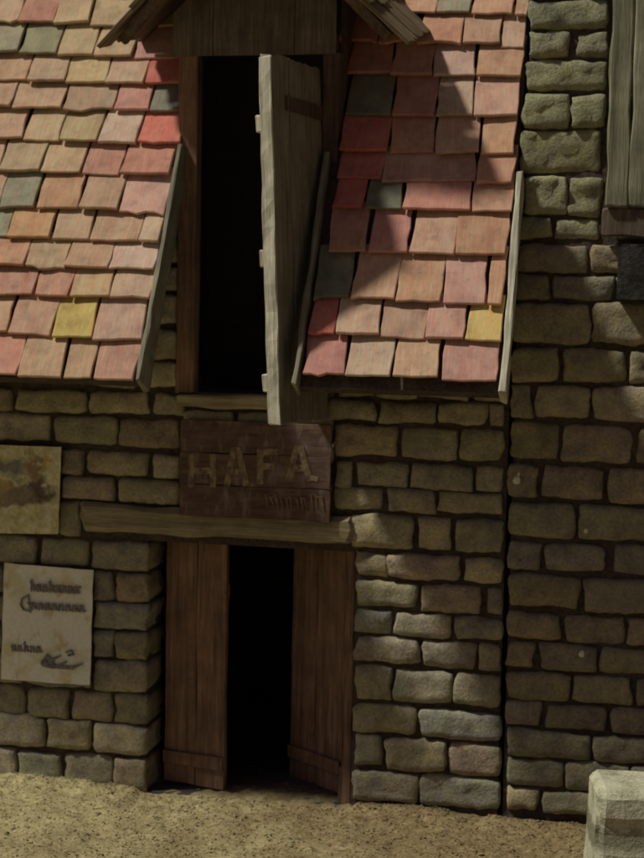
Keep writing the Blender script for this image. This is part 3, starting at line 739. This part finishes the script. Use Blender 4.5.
px_lines += [[(27, 597), (22, 600), (20.5, 606), (23, 611), (28, 612), (31, 606), (27.5, 604)], [(28, 596), (30, 613)]]
px_lines += [[(72, 590), (80, 585)], [(66, 651), (71, 649), (73, 653), (68, 654)]]
ink = [[W(p[0], p[1]+0.06*(p[0]-45), yp) for p in ln] for ln in px_lines]
zb = sorted(at(45, y, yp).z for y in (601, 632))           # one object for each written line
for lo, hi in ((-1, zb[0]), (zb[0], zb[1]), (zb[1], 99)):
    o = strokes('lettering', [ln for ln in ink if lo < sum(p[1] for p in ln)/len(ln) <= hi], 0.015, pap, 'ink', yp, 0.006)
    o['kind'] = 'stuff'
boat = [[(42, 664), (47, 656), (53, 662)], [(43, 665), (52, 667), (62, 667)], [(42, 662), (54, 664)], [(49, 661), (60, 656)], [(55, 667), (66, 662)], [(58, 667), (72, 668), (82, 664)]]
strokes('drawing', [[W(p[0], p[1], yp-0.01)+((0.028,) if i < len(ln)-1 else (0.012,)) for i, p in enumerate(ln)] for ln in boat], 0.02, pap, 'ink', yp-0.012, 0.01)

# ------------------------------------------------------------------ the tower
tower = empty('stone_tower', (x_gap1+1.4, 0, 0))
tag(tower, 'tall tower of rough olive stone blocks adjoining the house', 'tower')
tx_up = at(524, 100).x; zt_b = at(540, 215).z; XR = x_gap1+3.2; ZT = at(560, -260).z
tw = link('wall', boxes('wall', [(x_gap1+0.004, XR, yb0, 3.0, -0.3, zt_b), (tx_up+0.03, XR, yb0, 3.0, zt_b, ZT)]), tower, 'mortar')
tower_rows = [
    (-58, -36, [(536, 574), (580, 610)]), (-30, -4, [(533, 609)]),
    (1, 28, [(531, 608)]), (33, 57, [(530, 570), (576, 607)]), (60, 89, [(528, 606)]), (94, 127, [(524, 569), (573, 604)]),
    (131, 172, [(521, 601)]), (177, 215, [(524, 566), (570, 600)]), (219, 238, [(520, 551), (555, 599)]),
    (246, 272, [(518, 587), (593, 640)]), (276, 298, [(517, 548), (553, 613)]),
    (303, 342, [(514, 589), (594, 650)]), (349, 381, [(512, 559), (565, 624), (629, 682)]), (386, 418, [(511, 531), (536, 590), (595, 652)]),
    (425, 460, [(511, 558), (563, 630), (638, 690)]), (467, 499, [(510, 537), (542, 603), (609, 662)]),
    (505, 538, [(510, 574), (580, 652)]), (544, 571, [(509, 539), (545, 606), (616, 676)]), (577, 608, [(509, 579), (585, 660)]),
    (615, 641, [(509, 560), (567, 624), (629, 680)]), (646, 670, [(508, 533), (540, 595), (601, 660)]), (675, 701, [(508, 569), (574, 631), (637, 690)]),
    (705, 729, [(508, 541), (546, 606), (612, 668)]), (733, 759, [(508, 588), (594, 664)]), (763, 789, [(507, 562), (567, 628), (634, 682)]), (793, 814, [(507, 537), (542, 600), (606, 660)])]
for i, (y0, y1, sp) in enumerate(tower_rows):
    c = 'L' if y1 < 216 else None
    course(tw, 560, y0, y1, sp+run_right(max(sp[-1][1], 612), 3), c, rnd.choice([(0.30, 0.295, 0.19), (0.32, 0.31, 0.20), (0.285, 0.29, 0.20)]) if y1 < 240 else rnd.choice([(0.29, 0.25, 0.175), (0.27, 0.225, 0.165), (0.31, 0.27, 0.19), (0.25, 0.235, 0.18)]), 0.5, 1.5 if y1 < 240 else 1.0)
for (px, py, s) in ((517, 480, 0.030), (586, 531, 0.017), (582, 654, 0.024), (519, 474, 0.012)):
    p = at(px, py, -0.02); vs_ = []; fs = []
    bm = bmesh.new(); bmesh.ops.create_icosphere(bm, subdivisions=2, radius=s)
    for v in bm.verts: v.co = Vector((v.co.x*(1+0.5*fr(v.co*60, px)), v.co.y*0.5, v.co.z*1.15*(1+0.5*fr(v.co*50, py))))
    me = bpy.data.meshes.new('fleck'); bm.to_mesh(me); bm.free()
    o = link('lime_fleck', me, tower, 'lime', Matrix.Translation(p))

# timber hatch leaning out from the tower, with a bottom rail, and the corbel below it
hp = at(609, 100, -.10); hB = at(609, 207, -.10).z; hR = at(606, 237, -.10).z; hT = ZT-0.3
hw_ = 1.3
hatch = link('wooden_hatch', plank(hp.z*0+abs(hB-hR)-0.006, 0.07, hw_, 31, 8, 0.012, 0.012, 0.02, 'x'), tower, 'gable_wood', Matrix.Translation((hp.x+hw_/2-0.02, -0.045, (hB+hR)/2)))
wq = [0.17, 0.36, 0.34, 0.40]; x = hp.x
for k, w_ in enumerate(wq):
    link('plank', plank(w_-0.006, 0.06+0.012*(k % 2), hT-hB, 40+k*3, 22, 0.014, 0.012, 0.03), hatch, 'hatch', Matrix.Translation((x+w_/2, -0.09+0.006*k, (hT+hB)/2))); x += w_
cb = at(631, 243, -.3); cz0 = at(620, 303, -.3).z; cz1 = at(622, 244, -.3).z; cx0 = at(618, 270, -.3).x
def corbel():
    bm = bmesh.new(); bmesh.ops.create_cube(bm, size=1)
    w_, h_, d_ = 0.42, cz1-cz0, 0.42
    for v in bm.verts: v.co = Vector((v.co.x*w_, v.co.y*d_, v.co.z*h_))
    bmesh.ops.bevel(bm, geom=bm.edges[:], offset=0.025, segments=2, affect='EDGES')
    bmesh.ops.subdivide_edges(bm, edges=[e for e in bm.edges if e.calc_length() > 0.15], cuts=5, use_grid_fill=True)
    for v in bm.verts: v.co += Vector([0.018*fr(v.co*9, s) for s in (1, 5, 9)])
    me = bpy.data.meshes.new('corbel'); bm.to_mesh(me); bm.free()
    link('corbel', me, tower, 'slate', Matrix.Translation((cx0+w_/2, -0.3+d_/2, (cz0+cz1)/2)))
corbel()

# ------------------------------------------------------------------ pale stone block in front
def block():
    yb_ = -1.45; p0 = at(594, 789, yb_); ht = p0.z; w_, d_ = 0.95, 0.6
    bm = bmesh.new(); bmesh.ops.create_cube(bm, size=1)
    hh = ht+0.12
    for v in bm.verts:
        tp = 1.0 if v.co.z < 0 else 0.955
        v.co = Vector((v.co.x*w_*tp, v.co.y*d_*tp, v.co.z*hh))
    bmesh.ops.bevel(bm, geom=bm.edges[:], offset=0.055, segments=2, profile=0.35, affect='EDGES')
    bmesh.ops.subdivide_edges(bm, edges=[e for e in bm.edges if e.calc_length() > 0.2], cuts=11, use_grid_fill=True)
    bmesh.ops.triangulate(bm, faces=[f for f in bm.faces if len(f.verts) > 4])
    for v in bm.verts:
        v.co += Vector([0.008*fr(v.co*2.0, s)+0.005*fr(v.co*9, s+2) for s in (1, 5, 9)])
        z = hh/2-v.co.z
        if v.co.y < -d_*0.4 and 0.19 < z < 0.40: v.co.y += 0.035*math.sin((z-0.19)/0.21*math.pi)**0.5       # a worn hollow across the face
    me = bpy.data.meshes.new('stone_block'); bm.to_mesh(me); bm.free()
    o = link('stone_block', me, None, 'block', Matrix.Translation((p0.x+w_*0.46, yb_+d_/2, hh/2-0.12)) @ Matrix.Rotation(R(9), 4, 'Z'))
    tag(o, 'pale weathered stone block with worn edges standing before the tower', 'stone block')
block()
scene.render.engine = 'CYCLES'
